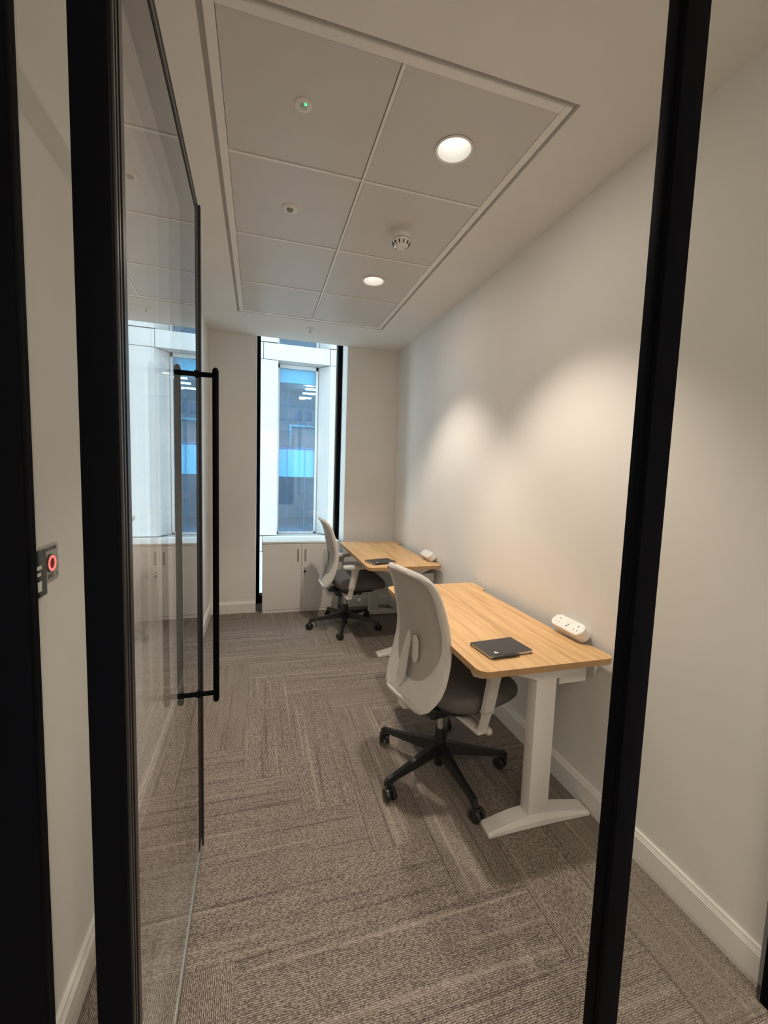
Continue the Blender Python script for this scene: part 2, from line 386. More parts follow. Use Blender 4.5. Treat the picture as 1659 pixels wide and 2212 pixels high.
for y in gy[1:4]:
    for s in (0, 1):
        box('ceiling_rail', (gx[0], gx[1]+0.0075)[s], (gx[1]-0.0075, gx[2])[s], y-0.006, y+0.006, H-0.002, H+0.03, M['trimwhite'], ce)

# baseboards: flat board, recessed bead, top lip
def baseboard(name, p0, p1, nrm):
    p0, p1, nrm = Vector((*p0, 0)), Vector((*p1, 0)), Vector((*nrm, 0))
    prof = [(0, 0), (0.018, 0), (0.018, 0.094), (0.015, 0.097), (0.015, 0.100), (0.012, 0.104), (0.010, 0.112), (0, 0.113)]
    bm = bmesh.new(); A = [bm.verts.new(p0+nrm*d+Vector((0, 0, z))) for d, z in prof]; B = [bm.verts.new(p1+nrm*d+Vector((0, 0, z))) for d, z in prof]
    for i in range(len(prof)):
        j = (i+1) % len(prof); bm.faces.new((A[i], A[j], B[j], B[i]))
    bm.faces.new(A[::-1]); bm.faces.new(B)
    return struct(link(name, bm, M['trimwhite']))
baseboard('baseboard_left', (XL, 0.733), (XL, YB), (1, 0))
baseboard('baseboard_right', (XR, 0.7245), (XR, YB), (-1, 0))
bm_l = baseboard('baseboard_far', (XL+0.018, YB), (NX0, YB), (0, -1))
baseboard('baseboard_far', (NX1, YB), (XR-0.018, YB), (0, -1))

# ------------------------------------------------------------------ window
wf = bpy.data.objects.new('window_1', None); COL.objects.link(wf); wf.location = (0.42, YW, 0); tag(wf, kind='structure')
def wbox(n, x0, x1, y0, y1, z0, z1, m, bev=0):
    bm = bmesh.new(); bx(bm, x0-0.42, x1-0.42, y0-YW, y1-YW, z0, z1, bev, 1); return link(n, bm, m, wf)
wbox('frame_stile', NX0, 0.012, YW-0.06, YW+0.05, 0.0, H+0.5, M['black'])
wbox('frame_stile', NX1-0.045, NX1, YW-0.06, YW+0.05, 0.0, H+0.5, M['black'])
wbox('frame_rail', 0.012, NX1-0.045, YW-0.06, YW+0.05, 0.0, 0.085, M['black'])
wbox('frame_rail', 0.012, NX1-0.045, YW-0.06, YW+0.05, H+0.44, H+0.5, M['black'])
wbox('pane_edge', NX1-0.058, NX1-0.045, YW-0.015, YW+0.02, 0.085, H+0.44, M['alu'])
wbox('glass_pane', 0.012, NX1-0.058, YW-0.008, YW+0.004, 0.085, H+0.44, M['winglass'])

# ------------------------------------------------------------------ glass partition with posts
PYF, PYB = 0.680, 0.724
gp = empty('glass_partition', (0.28, 0.70, 0))
tag(gp, 'black-framed glass partition across the room entrance, posts floor to ceiling', 'partition')
def pbox(n, x0, x1, y0, y1, z0, z1, m, bev=0, par=gp):
    bm = bmesh.new(); bx(bm, x0-0.28, x1-0.28, y0-0.70, y1-0.70, z0, z1, bev, 2); return link(n, bm, m, par, smooth=bev > 0)
HT = 2.42
p = pbox('post', 0.753, 0.809, PYF, PYB, 0, H-0.001, M['black'], 0.002)
pbox('glazing_bead', 0.7495, 0.7535, PYF+0.014, PYF+0.020, 0, HT, M['black'], 0, gp)
p = pbox('post', -0.2355, -0.190, PYF, PYB, 0, H-0.001, M['black'], 0.002)
pbox('door_seal', -0.190, -0.1865, PYF+0.010, PYF+0.015, 0.0, HT, M['gasket'])
pbox('door_seal', -0.190, -0.1865, PYF+0.022, PYF+0.027, 0.0, HT, M['gasket'])
p = pbox('post', XL+0.001, -0.301, PYF, PYF+0.02, 0, H-0.001, M['black'], 0.002)
tag(p, 'wide flat black end post against the left wall')
pbox('post', XL+0.001, -0.311, PYF+0.02, PYB+0.008, 0, H-0.001, M['black'], 0.002)
pbox('post', XR-0.05, XR-0.001, PYF, PYB, 0, H-0.001, M['black'], 0.002)
pbox('glass_pane', -0.311, -0.2355, 0.697, 0.707, 0.001, H-0.03, M['sideglass'])
pbox('glass_pane', 0.809, XR-0.05, 0.697, 0.707, 0.001, H-0.03, M['sideglass'])
pbox('glass_pane', -0.190, 0.753, 0.697, 0.707, HT+0.04, H-0.03, M['sideglass'])
pbox('head_rail', -0.190, 0.753, PYF, PYB, HT, HT+0.04, M['black'])
for x0, x1 in ((-0.311, -0.2355), (0.809, XR-0.05), (-0.190, 0.753)):
    pbox('top_channel', x0, x1, PYF, PYB, H-0.03, H-0.001, M['black'])

# ------------------------------------------------------------------ door leaf, double glazed, standing open
DX, DT_, DY0, DY1, DZ0, DZ1 = -0.1925, 0.046, 0.730, 1.650, 0.012, 2.318
dr = bpy.data.objects.new('door_1', None); COL.objects.link(dr); dr.location = (DX, DY0, 0); dr.rotation_euler = (0, 0, 0.0098)
tag(dr, 'black-edged double-glazed door leaf standing open into the room', 'door', kind='structure')
def dbox(n, x0, x1, y0, y1, z0, z1, m, bev=0, par=None):
    bm = bmesh.new(); bx(bm, x0-DX, x1-DX, y0-DY0, y1-DY0, z0, z1, bev, 2)
    if par is None: return link(n, bm, m, dr, smooth=bev > 0)
    o = link(n, bm, m, par, smooth=bev > 0); return o
FX = DX-DT_
EW = 0.050
dbox('glass_pane', DX-0.007, DX-0.001, DY0+0.022, DY1-0.06, DZ0+0.02, DZ1-EW+0.02, M['doorglass'])
dbox('glass_pane', FX+0.001, FX+0.007, DY0+0.022, DY1-0.06, DZ0+0.02, DZ1-EW+0.02, M['doorglass'])
dbox('stile', FX, DX, DY1-0.085, DY1-0.018, DZ0+0.018, DZ1-0.002, M['blackrub'])
dbox('edge_strip', FX, DX+0.007, DY1-0.018, DY1, 0.002, DZ1, M['gasket'])
dbox('stile', FX, DX, DY0, DY0+0.022, DZ0, DZ1, M['blackrub'])
dbox('hinge_strip', DX-0.003, DX+0.003, DY0-0.002, DY0+0.014, DZ0, DZ1, M['gasket'])
dbox('top_rail', FX, DX, DY0+0.022, DY1-0.085, DZ1-0.022, DZ1, M['blackrub'])
dbox('top_rail', FX+0.008, DX-0.002+0.003, DY0+0.022, DY1-0.085, DZ1-0.040, DZ1-0.022, M['gasket'])
dbox('top_rail', FX, DX, DY0+0.022, DY1-0.085, DZ1-0.050, DZ1-0.040, M['blackrub'])
dbox('bottom_rail', FX, DX+0.002, DY0+0.022, DY1-0.018, DZ0+0.004, DZ0+0.022, M['alu'])
dbox('drop_seal', FX+0.004, DX-0.004, DY0+0.022, DY1-0.018, 0.001, DZ0+0.004, M['blackrub'])
# back to back pull bars
HY = 1.575; hz0, hz1 = 0.615, 1.768
for sgn, bxx in ((1, DX+0.058), (-1, FX-0.058)):
    bm = bmesh.new(); R = 0.0105
    tube(bm, [(bxx-DX, HY-DY0, hz0-0.012), (bxx-DX, HY-DY0, hz0-0.008), (bxx-DX, HY-DY0, hz0), (bxx-DX, HY-DY0, hz1), (bxx-DX, HY-DY0, hz1+0.008), (bxx-DX, HY-DY0, hz1+0.012)], [0.004, 0.0085, R, R, 0.0085, 0.004], 18)
    h = link('pull_handle', bm, M['black'], dr, True)
    x_s = DX if sgn > 0 else FX
    for z in (hz0+0.022, hz1-0.014):
        bm = bmesh.new(); cyl(bm, (x_s-DX, HY-DY0, z), (bxx-DX, HY-DY0, z), 0.0085, seg=16); cyl(bm, (x_s-DX, HY-DY0, z), (x_s-DX+sgn*0.005, HY-DY0, z), 0.0125, seg=18)
        link('standoff', bm, M['black'], h, True)

# ------------------------------------------------------------------ touch-free exit plate on left wall
ex = empty('exit_switch', (XL, 1.134, 1.215)); tag(ex, 'steel touch-free exit switch with glowing red ring on the left wall', 'switch')
bm = bmesh.new(); pts = rounded(-0.043, 0.043, -0.043, 0.043, 0.007, 5)
prism(bm, pts, 0.0, 0.004, 0.001, 1)
WM = Matrix(((0, 0, 1, 0), (1, 0, 0, 0), (0, 1, 0, 0), (0, 0, 0, 1)))   # (a,b,c) -> x=c, y=a, z=b
bmesh.ops.transform(bm, matrix=WM, verts=bm.verts)
link('faceplate', bm, M['steel'], ex)
bm = bmesh.new(); lathe(bm, [(0.0205, 0.003), (0.0205, 0.0075), (0.0185, 0.0085), (0.017, 0.0085)], 32, WM); link('bezel', bm, M['black'], ex, True)
bm = bmesh.new(); lathe(bm, [(0.0185, 0.0082), (0.0175, 0.0100), (0.0135, 0.0100), (0.0125, 0.0082)], 32, WM); link('light_ring', bm, M['red'], ex, True)
bm = bmesh.new(); lathe(bm, [(0.0126, 0.0084), (0.0, 0.0084)], 24, WM); link('sensor_lens', bm, M['darkred'], ex)
text('lettering', 'TOUCH FREE', 0.0115, M['ink'], ex, WM @ Matrix.Translation((0.0, 0.0325, 0.0046)))
text('lettering', 'EXIT', 0.0135, M['ink'], ex, WM @ Matrix.Translation((0.002, -0.031, 0.0046)))
for yy in (-0.028, 0.033):
    bm = bmesh.new(); lathe(bm, [(0.004, 0.0042), (0.004, 0.0048), (0, 0.0048)], 14, WM @ Matrix.Translation((yy, -0.030, 0))); link('screw', bm, M['cabedge'], ex)
gr = empty('green_wall_box', (XL, 1.075, 1.200)); tag(gr, 'dark green wall plate with white print overlapping the steel exit switch', 'switch')
box('plate', 0.0, 0.008, -0.055, 0.034, -0.050, 0.052, M['green'], gr, bev=0.002)
for a, b, c, d in ((-0.012, 0.010, 0.012, 0.020), (-0.012, 0.006, -0.002, 0.005), (-0.012, 0.008, -0.036, -0.014)):
    box('white_mark', 0.0078, 0.0084, a, b, c, d, M['white'], gr)

# ------------------------------------------------------------------ ceiling fittings
for i, (lx, ly) in enumerate(LIGHTS):
    e = empty('downlight', (lx, ly, H))
    tag(e, ('lit round recessed downlight in the nearest right ceiling panel', 'lit round recessed downlight beyond the smoke detector')[i], 'ceiling light', 'recessed downlights')
    bm = bmesh.new(); lathe(bm, [(0.066, 0.0), (0.076, 0.0), (0.0765, -0.003), (0.070, -0.005), (0.0655, -0.001), (0.066, 0.0)], 48); link('trim_ring', bm, M['plastic_white'], e, True)
    bm = bmesh.new(); lathe(bm, [(0.0665, -0.001), (0.064, 0.02), (0.058, 0.055), (0.048, 0.088), (0.045, 0.092)], 48); link('reflector', bm, M['white'], e, True)
    bm = bmesh.new(); lathe(bm, [(0.047, 0.090), (0.0, 0.090)], 40); link('led_disc', bm, M['lamp'], e)
def fitting(name, loc, label, cat, parts, group=None):
    e = empty(name, loc); tag(e, label, cat, group)
    for n, prof, m in parts:
        bm = bmesh.new(); lathe(bm, prof, 32); link(n, bm, M[m], e, True)
    return e
el = fitting('emergency_light', (0.141, 1.637, H+0.001), 'small round white emergency light with green indicator on near left ceiling panel', 'emergency light',
        [('bezel', [(0.0, 0.0), (0.031, 0.0), (0.031, -0.003), (0.026, -0.006), (0.016, -0.006), (0.014, -0.003), (0, -0.003)], 'plastic_white'), ('lens', [(0.010, -0.003), (0.009, -0.008), (0.0, -0.010)], 'steel')])
bm = bmesh.new(); bmesh.ops.create_icosphere(bm, subdivisions=2, radius=0.0035); link('indicator', bm, M['greenled'], el, True, (0.007, -0.012, -0.007))
fitting('motion_sensor', (0.138, 2.256, H+0.001), 'small round white motion sensor with dark dome on second left ceiling panel', 'sensor',
        [('bezel', [(0.0, 0.0), (0.038, 0.0), (0.038, -0.003), (0.032, -0.007), (0.018, -0.007), (0, -0.006)], 'plastic_white'), ('dome', [(0.017, -0.006), (0.015, -0.012), (0.008, -0.017), (0.0, -0.019)], 'cabedge')])
sd = fitting('smoke_detector', (0.715, 2.262, H+0.001), 'white slotted smoke detector hanging between the two downlights', 'smoke detector',
        [('base', [(0, 0), (0.052, 0), (0.052, -0.010), (0.049, -0.012), (0, -0.012)], 'plastic_white'), ('mount', [(0.047, -0.012), (0.051, -0.016), (0.051, -0.034), (0.046, -0.040), (0.0, -0.040)], 'plastic_white'),
         ('sensing_head', [(0.040, -0.040), (0.048, -0.046), (0.047, -0.060), (0.040, -0.070), (0.026, -0.076), (0.024, -0.082), (0.0, -0.084)], 'plastic_white')])
for k in range(12):
    a = 2*PI*k/12; bm = bmesh.new(); bx(bm, -0.003, 0.003, -0.003, 0.003, -0.008, 0.008)
    o = link('slot', bm, M['dark'], sd, loc=(0.0425*math.cos(a), 0.0425*math.sin(a), -0.0655)); o.rotation_euler = (0, math.radians(-42)*-1, a)
fitting('sprinkler_head', (0.434, 3.998, H), 'small pendant sprinkler head in the plaster ceiling before the window', 'sprinkler',
        [('escutcheon', [(0, 0.0), (0.036, 0), (0.036, -0.003), (0.028, -0.009), (0, -0.009)], 'plastic_white'), ('stem', [(0.010, -0.009), (0.006, -0.014), (0.005, -0.034), (0.0, -0.034)], 'steel'), ('deflector', [(0.0, -0.034), (0.013, -0.035), (0.013, -0.037), (0, -0.037)], 'steel')])

# ------------------------------------------------------------------ cabinet in window niche
CX0, CX1, CY0, CY1, CH = 0.038, 0.806, 4.325, 4.67, 0.728
cb = empty('storage_cabinet', ((CX0+CX1)/2, (CY0+CY1)/2, 0)); tag(cb, 'low white two-door storage cabinet standing in the window niche', 'cabinet')
def cbox(n, x0, x1, y0, y1, z0, z1, m, bev=0.0, par=cb):
    bm = bmesh.new(); bx(bm, x0-(CX0+CX1)/2, x1-(CX0+CX1)/2, y0-(CY0+CY1)/2, y1-(CY0+CY1)/2, z0, z1, bev, 1); return link(n, bm, m, par)
cbox('carcass', CX0+0.002, CX1-0.002, CY0+0.022, CY1, 0.001, CH-0.018, M['cab'])
cbox('plinth', CX0+0.002, CX1-0.002, CY0+0.004, CY0+0.022, 0.001, 0.030, M['cab'])
cbox('top', CX0, CX1, CY0, CY1, CH-0.018, CH, M['cab'], 0.001)
cbox('gap_liner', CX0+0.006, CX1-0.006, CY0+0.019, CY0+0.0218, 0.030, CH-0.018, M['cabedge'])
mid = (CX0+CX1)/2
for k, (x0, x1) in enumerate(((CX0+0.001, mid-0.0015), (mid+0.0015, CX1-0.001))):
    d = cbox('door', x0, x1, CY0+0.002, CY0+0.019, 0.033, CH-0.022, M['cab'], 0.0008)
    hx = (mid-0.036, mid+0.038)[k]-mid; yy = CY0+0.002-(CY0+CY1)/2
    WD = Matrix(((1, 0, 0, hx), (0, 0, -1, yy), (0, 1, 0, 0.588), (0, 0, 0, 1)))
    bm = bmesh.new(); o_ = rounded(-0.016, 0.016, -0.078, 0.078, 0.0155, 6); i_ = rounded(-0.0095, 0.0095, -0.066, 0.066, 0.0092, 6)
    va = [bm.verts.new((x, y, 0)) for x, y in o_]; vb = [bm.verts.new((x, y, 0.004)) for x, y in o_]; vc = [bm.verts.new((x, y, 0.004)) for x, y in i_]; vd = [bm.verts.new((x, y, 0.0012)) for x, y in i_]
    n = len(o_)
    for a in range(n):
        b = (a+1) % n; bm.faces.new((va[a], va[b], vb[b], vb[a])); bm.faces.new((vb[a], vb[b], vc[b], vc[a])); bm.faces.new((vc[a], vc[b], vd[b], vd[a]))
    bmesh.ops.transform(bm, matrix=WD, verts=bm.verts); h = link('handle', bm, M['plastic_white'], d)
    bm = bmesh.new(); prism(bm, rounded(-0.0095, 0.0095, -0.066, 0.066, 0.0092, 6), 0.0004, 0.0012); bmesh.ops.transform(bm, matrix=WD, verts=bm.verts); link('handle_recess', bm, M['cabedge'], d)
    bm = bmesh.new(); bx(bm, -0.0028, 0.0028, -0.05, 0.058, 0.0012, 0.003, 0.001, 1); bmesh.ops.transform(bm, matrix=WD, verts=bm.verts); link('handle_grip', bm, M['steel'], d)
    if k == 1:
        WK = Matrix(((1, 0, 0, hx-0.006), (0, 0, -1, yy), (0, 1, 0, 0.455), (0, 0, 0, 1)))
        bm = bmesh.new(); lathe(bm, [(0.010, 0), (0.010, 0.008), (0.008, 0.010), (0, 0.010)], 20, WK); link('lock', bm, M['cabedge'], d, True)
        bm = bmesh.new(); bx(bm, -0.002, 0.002, -0.014, 0.006, 0.010, 0.024); bmesh.ops.transform(bm, matrix=WK, verts=bm.verts); link('key', bm, M['steel'], d)
        bm = bmesh.new(); lathe(bm, [(0.0, 0.014), (0.012, 0.014), (0.012, 0.018), (0, 0.018)], 18, WK @ Matrix.Translation((0, -0.032, 0)))
        link('key_bow', bm, M['chairblack'], d)
        bm = bmesh.new(); bx(bm, -0.0025, 0.0025, -0.078, -0.044, 0.014, 0.017); bmesh.ops.transform(bm, matrix=WK, verts=bm.verts); link('spare_key', bm, M['steel'], d)

# ------------------------------------------------------------------ desks
def desk(ox, oy, label, LX=0.605, LY=1.20):
    """ox, oy = near front corner of the top"""
    t = empty('desk', (ox+LX/2, oy+LY/2, 0)); tag(t, label, 'desk', 'oak-topped desks along the right wall')
    zt, th = 0.735, 0.025; hx, hy = LX/2, LY/2; r = 0.045; rec = 0.036
    pts = []
    def arc(cx, cy, a0, n=8, rr=r):
        for i in range(n+1):
            a = math.radians(a0+90*i/n); pts.append((cx+rr*math.cos(a), cy+rr*math.sin(a)))
    arc(hx-0.03, hy-0.03, 0, rr=0.03); arc(-hx+r, hy-r, 90); arc(-hx+r, -hy+r, 180); arc(hx-0.03, -hy+0.03, 270, rr=0.03)
    # shallow cable recess along wall side
    y0r, y1r = -hy+0.115, hy-0.155
    for i in range(6): 
        f = i/5; pts.append((hx-rec*(1-math.cos(f*PI))/2, y0r+0.05*f))
    for i in range(6):
        f = i/5; pts.append((hx-rec*(1+math.cos(f*PI))/2, y1r-0.05+0.05*f))
    bm = bmesh.new(); prism(bm, pts, zt-th, zt, 0.0015, 2)
    top = link('desktop', bm, M['wood'], t)
    top.data.materials.append(M['woodedge'])
    for p_ in top.data.polygons:
        if abs(p_.normal.z) < 0.5: p_.material_index = 1
    lxo = 1.1235-(0.775+LX/2)            # column centre in x
    for s in (-1, 1):
        yl = s*(hy-0.105)
        bm = bmesh.new()   # tapered foot
        xs = [(-0.233, 0.016), (-0.228, 0.020), (-0.10, 0.046), (-0.055, 0.050), (0.055, 0.050), (0.11, 0.046), (0.252, 0.020), (0.257, 0.016)]
        A = []; 
        for x, z in xs:
            A.append([bm.verts.new((lxo+x, yl-0.040, 0.001 if abs(x) > 0.2 else 0.004)), bm.verts.new((lxo+x, yl-0.040, z*0.52)), bm.verts.new((lxo+x, yl-0.032, z)), bm.verts.new((lxo+x, yl+0.032, z)), bm.verts.new((lxo+x, yl+0.040, z*0.52)), bm.verts.new((lxo+x, yl+0.040, 0.001 if abs(x) > 0.2 else 0.004))])
        for a, b in zip(A, A[1:]):
            for i in range(6):
                j = (i+1) % 6; bm.faces.new((a[i], a[j], b[j], b[i]))
        bm.faces.new(A[0][::-1]); bm.faces.new(A[-1])
        link('foot', bm, M['frame_white'], t)
        bm = bmesh.new(); bx(bm, lxo-0.0475, lxo+0.0475, yl-0.028, yl+0.028, 0.049, 0.645, 0.0025, 2)
        lg = link('leg', bm, M['frame_white'], t, True)
        bm = bmesh.new()   # boat shaped bracket under top
        B_ = []
        for x, z in ((-0.215, 0.692), (-0.14, 0.668), (-0.05, 0.640), (0.055, 0.640), (0.12, 0.665), (0.19, 0.695)):
            B_.append([bm.verts.new((lxo+x, yl-0.033, z)), bm.verts.new((lxo+x, yl+0.033, z)), bm.verts.new((lxo+x, yl+0.040, 0.7095)), bm.verts.new((lxo+x, yl-0.040, 0.7095))])
        for a, b in zip(B_, B_[1:]):
            for i in range(4):
                j = (i+1) % 4; bm.faces.new((a[i], a[j], b[j], b[i]))
        bm.faces.new(B_[0][::-1]); bm.faces.new(B_[-1]); link('top_bracket', bm, M['frame_white'], t)
    for xx in (-0.10, 0.06):
        bm = bmesh.new(); bx(bm, lxo+xx, lxo+xx+0.04, -(hy-0.15), hy-0.15, 0.675, 0.7095); link('cross_rail', bm, M['frame_white'], t)
    # cable tray: tilted trough near the wall
    bm = bmesh.new()
    sec = [(0.100, 0.700), (0.100, 0.600), (0.108, 0.585), (0.240, 0.590), (0.246, 0.645), (0.242, 0.645), (0.236, 0.594), (0.110, 0.590), (0.104, 0.604), (0.104, 0.700)]
    A = [bm.verts.new((lxo+x, -hy+0.15, z)) for x, z in sec]; B2 = [bm.verts.new((lxo+x, hy-0.15, z)) for x, z in sec]
    for i in range(len(sec)):
        j = (i+1) % len(sec); bm.faces.new((A[i], A[j], B2[j], B2[i]))
    bm.faces.new(A[::-1]); bm.faces.new(B2); link('cable_tray', bm, M['frame_white'], t)
    bm = bmesh.new(); bx(bm, lxo+0.104, lxo+0.240, -hy+0.130, -hy+0.1515, 0.578, 0.642); link('tray_end', bm, M['frame_white'], t)
    bm = bmesh.new(); bx(bm, lxo-0.04, lxo+0.04, -0.12, 0.10, 0.655, 0.675, 0.004); link('control_box', bm, M['chairblack'], t)
    return t
D1 = desk(0.777, 1.318, 'oak-topped white-legged desk nearest the doorway, cut away along the wall side')
D2 = desk(0.792, 3.035, 'oak-topped white-legged desk farther in, beside the window cabinet', LX=0.598)

# ------------------------------------------------------------------ desk power modules
def power(cx, cy, z, label):
    t = empty('power_module', (cx, cy, z)); tag(t, label, 'power socket', 'white power modules clamped to the desks')
    tilt = Matrix.Rotation(math.radians(-38), 4, 'Y')      # face leans toward the room
    base = Matrix.Translation((-0.004, 0, 0.044)) @ tilt
    L_, W_ = 0.192, 0.063
    bm = bmesh.new(); pts = rounded(-W_/2, W_/2, -L_/2, L_/2, W_/2-0.001, 10)
    prism(bm, pts, -0.032, 0.016, 0.007, 4); bmesh.ops.transform(bm, matrix=base, verts=bm.verts); link('body', bm, M['plastic_white'], t, True)
    bm = bmesh.new(); pts = rounded(-W_/2+0.006, W_/2-0.006, -L_/2+0.006, L_/2-0.006, W_/2-0.0068, 10)
    prism(bm, pts, 0.0155, 0.0172, 0.0006, 1); bmesh.ops.transform(bm, matrix=base, verts=bm.verts); fp = link('faceplate', bm, M['trimwhite'], t)
    def hole(nm, x0, x1, y0, y1, par, m=M['dark']):
        bm = bmesh.new(); bx(bm, x0, x1, y0, y1, 0.0168, 0.0178); bmesh.ops.transform(bm, matrix=base, verts=bm.verts); return link(nm, bm, m, par)
    for cy_, f in ((-0.058, 1), (0.058, 1)):
        hole('earth_slot', 0.008, 0.014, cy_-0.002, cy_+0.002, fp)
        hole('pin_slot', -0.012, -0.0085, cy_-0.013, cy_-0.008, fp); hole('pin_slot', -0.012, -0.0085, cy_+0.008, cy_+0.013, fp)
    hole('usb_port', -0.014, -0.008, -0.0055, 0.0015, fp); hole('usb_port', -0.003, 0.001, -0.009, -0.001, fp)
    hole('fuse_cover', 0.010, 0.020, -0.016, 0.016, fp, M['plastic_white'])
    bm = bmesh.new(); bx(bm, -0.012, 0.022, -0.055, 0.055, 0.0005, 0.020, 0.004, 2); link('clamp_base', bm, M['plastic_white'], t, True)
    return t
power(1.362, 1.560, 0.735, 'white twin-socket power module clamped to the nearer desk')
power(1.362, 3.262, 0.735, 'white twin-socket power module clamped to the farther desk')

# ------------------------------------------------------------------ notebooks with pens
def notebook(cx, cy, rz, label, plab):
    t = empty('notebook', (cx, cy, 0.7352), rz); tag(t, label, 'notebook', 'black notebooks on the desks')
    lx, ly, h = 0.205, 0.142, 0.015
    box('back_cover', -lx/2, lx/2, -ly/2, ly/2, 0.0, 0.0016, M['cover'], t)
    box('page_block', -lx/2+0.003, lx/2-0.003, -ly/2+0.003, ly/2-0.0015, 0.0016, h-0.0016, M['paper'], t)
    bm = bmesh.new(); prism(bm, rounded(-lx/2, lx/2, -ly/2, ly/2, 0.004, 3), h-0.0016, h, 0.0005, 1); c = link('front_cover', bm, M['cover'], t)
    box('spine', -lx/2, lx/2, ly/2-0.0018, ly/2, 0.0, h, M['cover'], t)
    bm = bmesh.new(); prism(bm, [(-0.069, -0.052), (-0.055, -0.056), (-0.050, -0.049), (-0.057, -0.046), (-0.058, -0.040), (-0.064, -0.038)], h, h+0.0003); link('white_mark', bm, M['white'], c)
    bm = bmesh.new(); bx(bm, -0.03, 0.015, -ly/2-0.011, -ly/2+0.001, 0.0015, 0.0125, 0.002, 1); link('pen_loop', bm, M['cover'], t)
    p_ = empty('pen', (cx, cy, 0.7352), rz); tag(p_, plab, 'pen', 'black pens in the notebook loops')
    bm = bmesh.new(); yp, zp = -ly/2-0.0055, 0.0075
    tube(bm, [(-0.098, yp, zp), (-0.094, yp, zp), (-0.083, yp, zp), (0.018, yp, zp), (0.030, yp, zp)], [0.0012, 0.002, 0.0042, 0.0045, 0.0038], 14); link('barrel', bm, M['chairblack'], p_, True)
    bm = bmesh.new(); bx(bm, -0.016, 0.028, yp-0.0068, yp-0.0048, zp-0.0015, zp+0.0025); bx(bm, 0.024, 0.028, yp-0.006, yp, zp-0.0015, zp+0.0025); link('clip', bm, M['chairblack'], p_)
    return t
notebook(0.965, 1.490, math.radians(5), 'closed black notebook with a white mark on the nearer desk', 'black pen along the edge of the nearer notebook')
notebook(0.938, 3.216, math.radians(13), 'closed black notebook lying on the farther desk by the window', 'black pen along the edge of the farther notebook')

# ------------------------------------------------------------------ task chairs
def interp(tab, s):
    for (a, *va), (b, *vb) in zip(tab, tab[1:]):
        if s <= b:
            f = (s-a)/(b-a); return [x+(y-x)*f for x, y in zip(va, vb)]
    return list(tab[-1][1:])
def smooth_tab(tab, s):
    # Catmull-Rom on table (s, x, z)
    n = len(tab)
    for i in range(n-1):
        if s <= tab[i+1][0] or i == n-2:
            p0 = tab[max(i-1, 0)]; p1 = tab[i]; p2 = tab[i+1]; p3 = tab[min(i+2, n-1)]
            f = (s-p1[0])/(p2[0]-p1[0]); out = []
            for k in range(1, len(p1)):
                a, b, c, d = p0[k], p1[k], p2[k], p3[k]
                out.append(0.5*((2*b)+(-a+c)*f+(2*a-5*b+4*c-d)*f*f+(-a+3*b-3*c+d)*f**3))
            return out
PROF = [(0, -0.246, 0.430), (0.08, -0.220, 0.420), (0.16, -0.186, 0.468), (0.27, -0.150, 0.550), (0.40, -0.126, 0.660), (0.52, -0.128, 0.755), (0.66, -0.152, 0.860), (0.80, -0.180, 0.940), (0.92, -0.218, 1.000), (1.0, -0.256, 1.028)]
def halfw(s):
    w_ = 0.225-0.045*max(0, (s-0.30)/0.7)**1.2
    if s < 0.30: w_ *= (1-((0.30-s)/0.30)**2.2*0.52)
    if s > 0.88: w_ *= (1-((s-0.88)/0.12)**2.3*0.42)
    return w_
def backpt(s, t, off=0.0):
    x, z = smooth_tab(PROF, s)
    x2, z2 = smooth_tab(PROF, min(s+0.01, 1.0)); x1, z1 = smooth_tab(PROF, max(s-0.01, 0))
    tx, tz = x2-x1, z2-z1; l = math.hypot(tx, tz); nx, nz = -tz/l, tx/l     # rearward normal
    sm = lambda a: max(0.0, min(1.0, a))**2*(3-2*max(0.0, min(1.0, a)))
    wrap = (1-abs(t)**2.2)*0.046*sm(s/0.40)*sm((1.02-s)/0.42)
    d = wrap+off
    return Vector((x+nx*d, t*halfw(s), z+nz*d))
IC = (0.585, 0.0)
def in_pt(th):            # inner edge of the frame = outline of the mesh
    c, d = math.cos(th), math.sin(th); n = 4.5 if d > 0 else 2.3
    k = (abs(c)**n+abs(d)**n)**(-1/n)
    return IC[0]+d*k*(0.372 if d > 0 else 0.375), c*k*0.845
def out_pt(th):
    c, d = math.cos(th), math.sin(th); n = 14
    k = (abs(c)**n+abs(d)**n)**(-1/n)
    return IC[0]+d*k*((1-IC[0]) if d > 0 else IC[0]), c*k*1.0
def back_ring(name, m, parent, thick, off, NA=112, MR=7):
    bm = bmesh.new(); L0 = []
    for a in range(NA):
        th = 2*PI*a/NA; si, ti = in_pt(th); so, to = out_pt(th); row = []
        for layer in (0, 1):
            col = []
            for k in range(MR+1):
                f = k/MR; rim = 1-abs(2*f-1)**5          # rounded section
                s_, t_ = si+(so-si)*f, ti+(to-ti)*f
                o = off+(thick*(0.5+0.5*rim) if layer else thick*(0.5-0.5*rim))
                col.append(bm.verts.new(backpt(min(max(s_, 0), 1), t_, o)))
            row.append(col)
        L0.append(row)
    for a in range(NA):
        b = (a+1) % NA
        for layer in (0, 1):
            for k in range(MR): bm.faces.new((L0[a][layer][k], L0[a][layer][k+1], L0[b][layer][k+1], L0[b][layer][k]))
    bmesh.ops.remove_doubles(bm, verts=bm.verts, dist=1e-5)
    return link(name, bm, m, parent, True)
